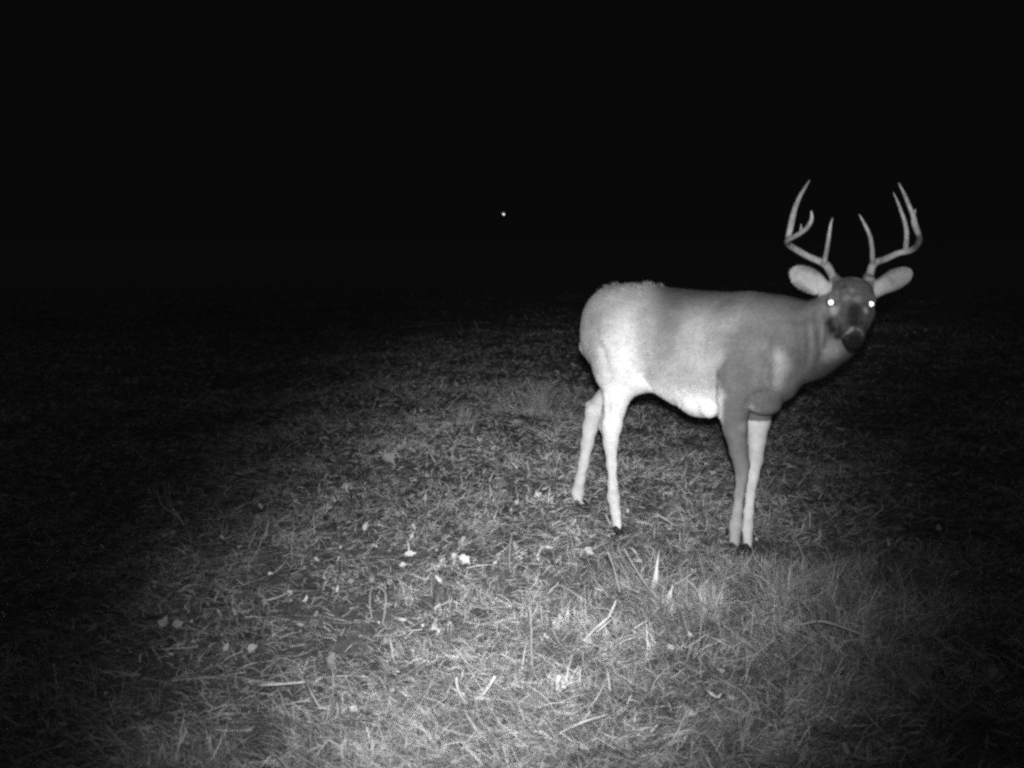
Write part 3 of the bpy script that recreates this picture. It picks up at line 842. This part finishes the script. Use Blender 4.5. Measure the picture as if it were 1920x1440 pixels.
# ------------------------------------------------------------------ fallen leaves
def leaf(px, py, wpx, hpx, rot, tone, label, stand=.35, seed=0, group=None, lobed=False):
    c = G(px, py, .03); D = c[1]; k = D / FPX
    rg = np.random.default_rng(seed * 13 + 5)
    L, W = max(wpx, hpx) * k, min(wpx, hpx) * k
    nu_, nv_ = 9, 5
    V_ = []
    for i in range(nu_):
        t = i / (nu_ - 1); prof = math.sin(math.pi * t ** .75) ** 1.05 if 0 < t < 1 else .04
        prof *= 1 + .16 * math.sin(t * (13 + seed % 5) + seed * 1.7) + rg.normal(0, .07)
        for j in range(nv_):
            q = (j / (nv_ - 1) * 2 - 1)
            x_ = (t - .5) * L; y_ = q * prof * W / 2 * (1 + rg.normal(0, .12)) + .10 * W * math.sin(t * 3 + seed)
            z_ = .34 * W * abs(q) ** 1.5 * prof + .22 * L * (t - .5) ** 2 + rg.normal(0, .02) * W
            V_.append((x_, y_, z_))
    V_ = np.array(V_)
    i, j = np.meshgrid(np.arange(nu_ - 1), np.arange(nv_ - 1), indexing='ij')
    Fq = np.stack([i * nv_ + j, (i + 1) * nv_ + j, (i + 1) * nv_ + j + 1, i * nv_ + j + 1], -1).reshape(-1, 4)
    sv, sq, st = tube([(np.array([-L * .72, 0, -.004]), .0009), (np.array([-L * .5, 0, .05 * L]), .0011), (np.array([0, 0, .001]), .0008), (np.array([L * .45, 0, .045 * L]), .0004)], 5, 0, 0, 2)
    Vall = np.concatenate([V_, sv]); 
    T_ = np.full(len(Vall), tone * .84)
    o = mesh_np('leaf', Vall, [np.concatenate([Fq, sq + len(V_)]), st + len(V_)], T_, mats=[M_LEAF])
    # lean the leaf so that its face catches the light: it is propped in the grass
    R1 = Matrix.Rotation(math.radians(rot), 4, 'Z')
    R2 = Matrix.Rotation(math.pi / 2 * (1 - stand), 4, 'X')
    o.matrix_world = Matrix.Translation(Vector((c[0], c[1], float(hgt(c[0], c[1])) + .022 + .2 * W))) @ R2 @ R1 
    tag(o, label, 'leaf', group)
    return o
LEAVES = [
 (871, 1048, 27, 19, -35, .95, 'largest bright oval leaf lying left of the middle of the field', .4),
 (851, 1042, 17, 11, -70, .85, 'narrow pale leaf touching the left edge of the largest bright leaf', .4),
 (830, 1046, 14, 9, 60, .8, 'small pale leaf second to the left of the largest bright leaf', .4),
 (770, 1034, 24, 11, 10, .9, 'flat bright leaf in the middle of the pale leaf column left of the largest leaf', .4),
 (772, 1003, 14, 8, 70, .8, 'small pale leaf just above the middle of the pale leaf column', .4),
 (756, 1054, 14, 11, 0, .85, 'lowest roundish leaf of the pale leaf column left of the largest leaf', .4),
 (776, 982, 16, 7, 110, .7, 'slim leaf at the top of the pale leaf column', .4),
 (686, 988, 18, 11, 80, .75, 'upright pale leaf standing alone left of the pale leaf column', .25),
 (308, 1167, 26, 17, 80, .75, 'left one of two oval leaves side by side in the dim left grass', .3),
 (334, 1170, 22, 17, 20, .75, 'right one of two oval leaves side by side in the dim left grass', .3),
 (424, 1219, 20, 12, 70, .65, 'pale leaf below and right of the two side by side leaves', .3),
 (474, 1219, 19, 17, 10, .65, 'roundish dim leaf above the long pale stick at the left', .3),
 (664, 1339, 20, 13, -30, .85, 'bright oval leaf beside the crossed stems at the lower left', .4),
 (646, 1338, 12, 9, 60, .7, 'small leaf touching the bright oval leaf by the crossed stems', .4),
 (737, 1293, 9, 8, 0, .9, 'tiny round white leaf between the crossed stems and the forked twig', .4),
 (1105, 1028, 22, 15, -30, .7, 'bright leaf lying in front of the near hind hoof', .4),
 (1009, 926, 16, 12, 30, .85, 'ragged white leaf in the grass left of the hind hooves', .4),
 (969, 940, 13, 10, 50, .7, 'small leaf left of the ragged white leaf by the hind hooves', .4),
 (730, 857, 28, 20, -50, .55, 'broad dim leaf furthest back in the left middle of the field', .3),
 (798, 927, 16, 5, 85, .9, 'thin white blade like leaf standing upright in the middle distance', .2),
 (1258, 1208, 18, 12, 20, .8, 'ragged bright leaf in the grass below the dark front hooves', .4),
 (1569, 1207, 20, 17, 10, .85, 'left one of two leaves in the dim grass on the right', .35),
 (1644, 1201, 22, 13, 70, .85, 'right one of two leaves in the dim grass on the right', .35),
 (1628, 1100, 26, 14, 20, .6, 'curled dim leaf above the two leaves on the right', .35),
 (1295, 1325, 17, 12, -30, .75, 'pale leaf near the lower edge below the front legs', .4),
 (1536, 1319, 14, 12, 30, .85, 'small leaf near the lower edge below the right pair', .4),
 (1603, 1335, 9, 9, 0, .85, 'tiny leaf alone at the lower right', .4),
 (1468, 1360, 38, 13, 32, .75, 'long pale leaf lying at the bottom edge right of centre', .4),
 (1091, 945, 7, 7, 0, .9, 'tiny white leaf beside the far hind hoof', .4),
 (1040, 1146, 14, 11, 60, .7, 'small pale leaf below the largest bright leaf to the right', .4),
 (1010, 1147, 16, 10, 30, .65, 'slanted leaf left of the small pale leaf in mid field', .4),
 (545, 1115, 13, 12, 60, .75, 'knobbly pale leaf on the end of the long lying stem', .3),
 (1100, 1193, 13, 10, 40, .8, 'pale leaf at the lower end of the twin stalks', .4),
 (970, 1282, 26, 9, -5, .8, 'flat pale leaf above the thick broken stick', .4),
 (1030, 1022, 15, 8, 0, .8, 'bright flat leaf right of the largest leaf towards the hind legs', .4),
 (325, 1000, 11, 10, 40, .8, 'bright crumpled leaf at the foot of the forked weed', .3),
]
for i, (a, b, c_, d_, r_, t_, lab, st_) in enumerate(LEAVES):
    leaf(a, b, c_, d_, r_, t_, lab, st_, i, lobed=(i % 5 == 2))

# uncountable small leaf litter between the blades
def litter(n, ymin, ymax):
    Vs, Fs, Ts = [], [], []
    y = ymin * (ymax / ymin) ** RNG.random(n); x = (RNG.random(n) * 2 - 1) * (.5 * y + .3)
    # more litter in the left and the middle distance
    kp = RNG.random(n) < np.clip(.18 + .95 * vnoise(x * 1.5, y * .9, 31) * (y > 3) * np.exp(-((x - .0) / 1.6) ** 2), 0, 1); x, y = x[kp], y[kp]; n = len(x)
    z = hgt(x, y) + RNG.uniform(.012, .04, n)
    S = np.clip(RNG.lognormal(math.log(.0080), .45, n), .003, .022) * np.maximum(1, (y / 6) ** .6)
    a = RNG.random(n) * 6.28; nrm = RNG.normal(0, 1, (n, 3)); nrm[:, 2] = np.abs(nrm[:, 2]) * .9; nrm[:, 1] = -np.abs(nrm[:, 1]) * .9
    nrm /= np.linalg.norm(nrm, axis=1, keepdims=True)
    u1 = np.cross(nrm, RNG.normal(0, 1, (n, 3))); u1 /= np.linalg.norm(u1, axis=1, keepdims=True); u2 = np.cross(nrm, u1)
    c = np.stack([x, y, z], -1)
    ring = [c]
    for k in range(7):
        an = 2 * math.pi * k / 7; rr = (1 + RNG.normal(0, .32, n) + .25 * (k % 2)) * S
        ring.append(c + u1 * (np.cos(an) * rr)[:, None] + u2 * (np.sin(an) * rr * .45)[:, None] + nrm * (RNG.normal(0, .25, n) * S)[:, None])
    Vv = np.stack(ring, 1).reshape(-1, 3); base = (np.arange(n) * 8)[:, None]
    Ft = np.concatenate([base + np.array([[0, 1 + k, 1 + (k + 1) % 7]]) for k in range(7)])
    tn_ = np.clip(RNG.lognormal(math.log(.42), .42, n), .08, .85)
    return Vv, Ft, np.repeat(tn_, 8)
v, t3, tn = litter(5200, 2.1, 14)
tag(mesh_np('leaf_litter', v, t3, tn, mats=[M_LEAF]), 'small broken leaves scattered through the grass', kind='stuff')

# ------------------------------------------------------------------ sticks, stems, weeds
def stem(name, lines, tone, label, cat, mat=M_WOOD, group=None):
    """lines: list of polylines of (px,py,height above ground,r in px)"""
    ps = []
    for k, ln in enumerate(lines):
        # the first point stands on the ground; the rest keep its distance unless given one
        pts = []
        for p in ln:
            px, py, hz, rp = p[:4]
            if len(p) > 4: P = Q(px, py, p[4])
            else: P = G(px, py, hz + .022)
            pts.append((P, rp * P[1] / FPX))
        ps.append(tube(pts, 7, .12, k, 4))
    V_, F_, T_ = merge(ps, lambda v_: np.full(len(v_), tone))
    org = V_[0].copy(); org[2] = 0
    o = mesh_np(name, V_ - org, F_, T_, mats=[mat]); o.location = org
    tag(o, label, cat, group); return o
def upright(base, tips, r0=1.8, r1=.7):
    """stalks rising from one ground point; tips given in pixels at the same distance, slightly nearer"""
    g = G(base[0], base[1], 0.0); D = g[1]; out = []
    for tip in tips:
        pl = [(base[0], base[1], 0, r0, D)]
        m = len(tip)
        for i, (a, b) in enumerate(tip): pl.append((a, b, 0, r0 + (r1 - r0) * (i + 1) / m, D - .02 * (i + 1)))
        out.append(pl)
    return out
stem('stick', [[(487, 1285, .035, 2.2), (520, 1283, .045, 2.6), (550, 1281, .04, 2.4), (577, 1278, .035, 2.0)]], .8, 'long pale stick lying level in the grass at the lower left', 'stick')
stem('stick', [[(897, 1311, .03, 2.6), (912, 1294, .06, 3.0), (928, 1269, .10, 3.4)], [(886, 1311, .025, 3.2), (902, 1309, .03, 4.2), (922, 1312, .02, 2.6)]], .8, 'thick broken stick sloping up to the right near the bottom', 'stick')
stem('twig', [[(876, 1321, .02, 2.2), (864, 1305, .05, 2.6), (857, 1286, .08, 2.2), (856, 1270, .10, 1.5)], [(860, 1298, .06, 2.0), (850, 1292, .06, 2.0), (840, 1290, .05, 2.6)],
              [(862, 1282, .08, 1.4), (867, 1266, .11, 1.6), (868, 1256, .12, 1.0)], [(842, 1290, .05, 2.4), (838, 1302, .03, 1.5), (835, 1312, .01, 1.0)]], .78, 'forked pale twig just left of the thick broken stick', 'twig')
stem('stalk', [[(1098, 1198, .02, 1.6), (1115, 1180, .04, 1.8), (1131, 1166, .06, 2.6), (1143, 1154, .07, 2.4), (1155, 1126, .10, 2.2)], [(1118, 1186, .03, 1.2), (1132, 1174, .05, 2.0), (1146, 1162, .06, 1.5)]], .75, 'pair of pale stalks sloping up to the right below the hind legs', 'stalk')
stem('stick', [[(1190, 1178, .03, 1.8), (1202, 1170, .04, 2.2), (1216, 1163, .04, 2.0)]], .7, 'short pale stick right of the twin stalks', 'stick')
stem('twig', [[(565, 1326, .03, 1.6), (590, 1346, .03, 2.0), (625, 1374, .03, 1.8)], [(574, 1278, .07, 2.0), (584, 1300, .07, 2.2), (600, 1325, .05, 2.2), (618, 1330, .05, 2.4)], [(576, 1323, .03, 1.4), (600, 1328, .05, 2.2), (622, 1322, .05, 1.4)],
              [(632, 1318, .06, 1.3), (630, 1345, .03, 1.4), (595, 1362, .02, 1.0)]], .6, 'tangle of crossed stems lying at the lower left', 'twig')
stem('stem', [[(1050, 1374, .03, 1.6), (1075, 1362, .04, 2.2), (1098, 1352, .05, 3.0), (1140, 1340, .05, 1.6)]], .72, 'pale stem lying at the bottom edge below the thick stick', 'stem')
stem('stalk', upright((1162, 1110), [[(1157, 1090), (1150, 1062), (1139, 1034)]], 2, 1), .55, 'shorter slanting stalk in front of the hind legs', 'stalk')
stem('stalk', upright((1243, 1130), [[(1225, 1112), (1205, 1088), (1185, 1055), (1170, 1028)]], 1.8, 1), .52, 'long slanting stalk in front of the hind legs', 'stalk')
stem('stem', [[(490, 1127, .03, 1.4), (515, 1122, .04, 2.0), (540, 1112, .04, 2.2)]], .6, 'curved stem lying at the left with a knobbly end', 'stem')
stem('stalk', upright((109, 1312), [[(106, 1290), (103, 1262), (101, 1245)]], 2.4, 1.6), .9, 'straight upright stalk alone at the far left', 'stalk')
stem('stalk', upright((180, 1320), [[(178, 1295), (175, 1270), (172, 1246)]], 2.4, 1.0), .5, 'second upright stalk from the far left', 'stalk')
stem('weed', upright((346, 985), [[(333, 968), (322, 952), (318, 930), (316, 905)], [(328, 958), (313, 940), (308, 912)], [(330, 966), (306, 950), (297, 930), (292, 905)]], 1.8, .9), .75, 'forked bare weed standing in the dim left distance', 'weed')
stem('weed', upright((222, 1322), [[(228, 1300), (232, 1280), (230, 1262)], [(215, 1302), (208, 1288)]], 1.8, .8), .55, 'low forked weed between the upright stalks and the curled weed', 'weed')
stem('weed', upright((285, 1330), [[(287, 1312), (280, 1298), (277, 1290)], [(272, 1318), (262, 1322), (250, 1326)], [(292, 1312), (291, 1300)]], 2.0, 1.0), .6, 'curled weed at the lower left beside the dark corner', 'weed')
stem('stalk', upright((698, 1160), [[(694, 1140), (694, 1115), (698, 1100)]], 1.6, .9), .6, 'left upright stalk of a pair left of centre', 'stalk')
stem('stalk', upright((717, 1170), [[(722, 1145), (723, 1115), (716, 1104), (708, 1100)]], 1.6, .9), .62, 'right hooked stalk of a pair left of centre', 'stalk')
stem('stalk', upright((1000, 1262), [[(997, 1235), (996, 1200), (995, 1160), (992, 1138)]], 1.6, .9), .62, 'tall thin stalk rising in the middle of the foreground', 'stalk')
stem('stalk', upright((958, 1075), [[(955, 1050), (957, 1020), (960, 1000)]], 1.3, .8), .5, 'thin stalk beside the bright patch right of the largest leaf', 'stalk')
stem('stalk', upright((1566, 1110), [[(1568, 1090), (1572, 1070), (1574, 1058)]], 1.6, .9), .75, 'upright stalk in the dim grass right of the front legs', 'stalk')
stem('stem', [[(1500, 1172, .05, 1.8), (1540, 1165, .06, 2.2), (1590, 1180, .05, 2.0), (1630, 1196, .03, 1.6)]], .55, 'long arched stem lying above the two right hand leaves', 'stem')
stem('stem', [[(1318, 1288, .03, 2.0), (1330, 1298, .05, 2.6), (1345, 1308, .04, 2.0), (1352, 1300, .05, 1.4)]], .75, 'short crooked stem near the bottom below the front hooves', 'stem')

def spear(base, tip, wmax, tone, label, D=None, prof=(.4, 1, .7, .3, .05)):
    g = G(base[0], base[1], 0); D = g[1]; A0 = Q(base[0], base[1], D); B0 = Q(tip[0], tip[1], D - .04)
    view = np.array([0, -1, .1]); ax = B0 - A0; side = np.cross(ax, view); side /= np.linalg.norm(side)
    nrm = np.cross(side, ax); nrm /= np.linalg.norm(nrm)
    V_ = []
    m = len(prof)
    for i, p in enumerate(prof):
        c = A0 + ax * i / (m - 1) + nrm * .01 * math.sin(i); w_ = wmax * D / FPX * p
        V_ += [c - side * w_ + nrm * w_ * .4, c, c + side * w_ + nrm * w_ * .4]
    F_ = np.array([[i * 3 + j, i * 3 + j + 1, i * 3 + j + 4, i * 3 + j + 3] for i in range(m - 1) for j in range(2)])
    V_ = np.array(V_); org = A0.copy(); org[2] = 0
    o = mesh_np('grass_leaf', V_ - org, F_, np.full(len(V_), tone), mats=[M_LEAF]); o.location = org
    tag(o, label, 'leaf')
spear((1225, 1102), (1237, 1030), 5.5, .78, 'spear shaped upright leaf in front of the belly', prof=(.3, 1, .8, .45, .3, .15, .05))
spear((1244, 1134), (1262, 1100), 9, .75, 'short broad grass leaf at the foot of the long slanting stalk')
spear((1300, 1115), (1330, 1085), 6, .62, 'slanting pale leaf right of the spear shaped leaf')
spear((1550, 1120), (1567, 1060), 3.5, .55, 'narrow leaf standing at the right in front of the dark grass')

# tufts one can tell apart
def tuft(px, py, n, hpx, tone, label, spread=.5, seed=0):
    g = G(px, py, 0); D = g[1]; H = hpx * D / FPX
    x = g[0] + RNG.normal(0, H * .16, n); y = g[1] + RNG.normal(0, H * .16, n)
    v, q, t3, tn = blades(x, y, hgt(x, y), RNG.random(n) * 6.28, H * RNG.uniform(.55, 1.25, n), np.abs(RNG.normal(0, spread, n)), RNG.normal(.5, .4, n),
                          RNG.uniform(.0015, .0032, n) * max(1, D / 5), np.clip(RNG.lognormal(math.log(tone), .3, n), .08, .9), seg=4)
    org = np.array([g[0], g[1], 0.])
    o = mesh_np('grass_tuft', v - org, [q, t3], tn, mats=[M_GRASS]); o.location = org
    tag(o, label, 'grass tuft')
tuft(1012, 785, 240, 66, .40, 'tall upright tuft in the distance left of the hind legs')
tuft(872, 802, 90, 45, .55, 'small tuft in the distance left of the tall upright one', .6)
tuft(1330, 1150, 200, 80, .58, 'thick bright tuft in front of the front legs', .6)
tuft(1470, 1140, 190, 100, .50, 'tall arching tuft right of the front hooves', .5)
tuft(1555, 1180, 110, 85, .34, 'wispy tuft between the arching tuft and the dark edge', .7)
tuft(1690, 1090, 60, 75, .34, 'dim tuft at the right edge of the light', .6)
tuft(1240, 1150, 70, 60, .38, 'bright spiky tuft beside the spear shaped leaf', .5)
tuft(1005, 1330, 90, 50, .30, 'bright tuft right of the thick broken stick', .6)
tuft(760, 1120, 60, 45, .42, 'ragged tuft right of the hooked stalk', .6)
tuft(290, 1335, 60, 55, .3, 'dark tuft around the curled weed', .8)

# ------------------------------------------------------------------ far light in the dark
fl = Q(944.5, 401.5, 40.0)
mb = bpy.data.materials.new('lamp_glow'); mb.use_nodes = True
pb = mb.node_tree.nodes['Principled BSDF']
pb.inputs['Base Color'].default_value = (.8, .8, .8, 1); pb.inputs['Emission Color'].default_value = (1, 1, 1, 1); pb.inputs['Emission Strength'].default_value = 3.0
md = mat_grey('lamp_metal', .05)
lamp = bpy.data.objects.new('lamp', None); C.objects.link(lamp); lamp.location = fl
tag(lamp, 'tiny white light shining far off in the black distance', 'lamp')
v_, q_, t_ = tube([((0, 0, -.025), .008), ((0, 0, -.016), .020), ((0, 0, 0), .026), ((0, 0, .016), .020), ((0, 0, .026), .008)], 14, 0, 0, 3)
mesh_np('bulb', v_, [q_, t_], None, mats=[mb], parent=lamp)
v_, q_, t_ = tube([((0, .0, .030), .014), ((0, .0, .042), .012), ((0, 0, .058), .006)], 10, 0, 0, 2)
mesh_np('lamp_cap', v_, [q_, t_], None, mats=[md], parent=lamp)
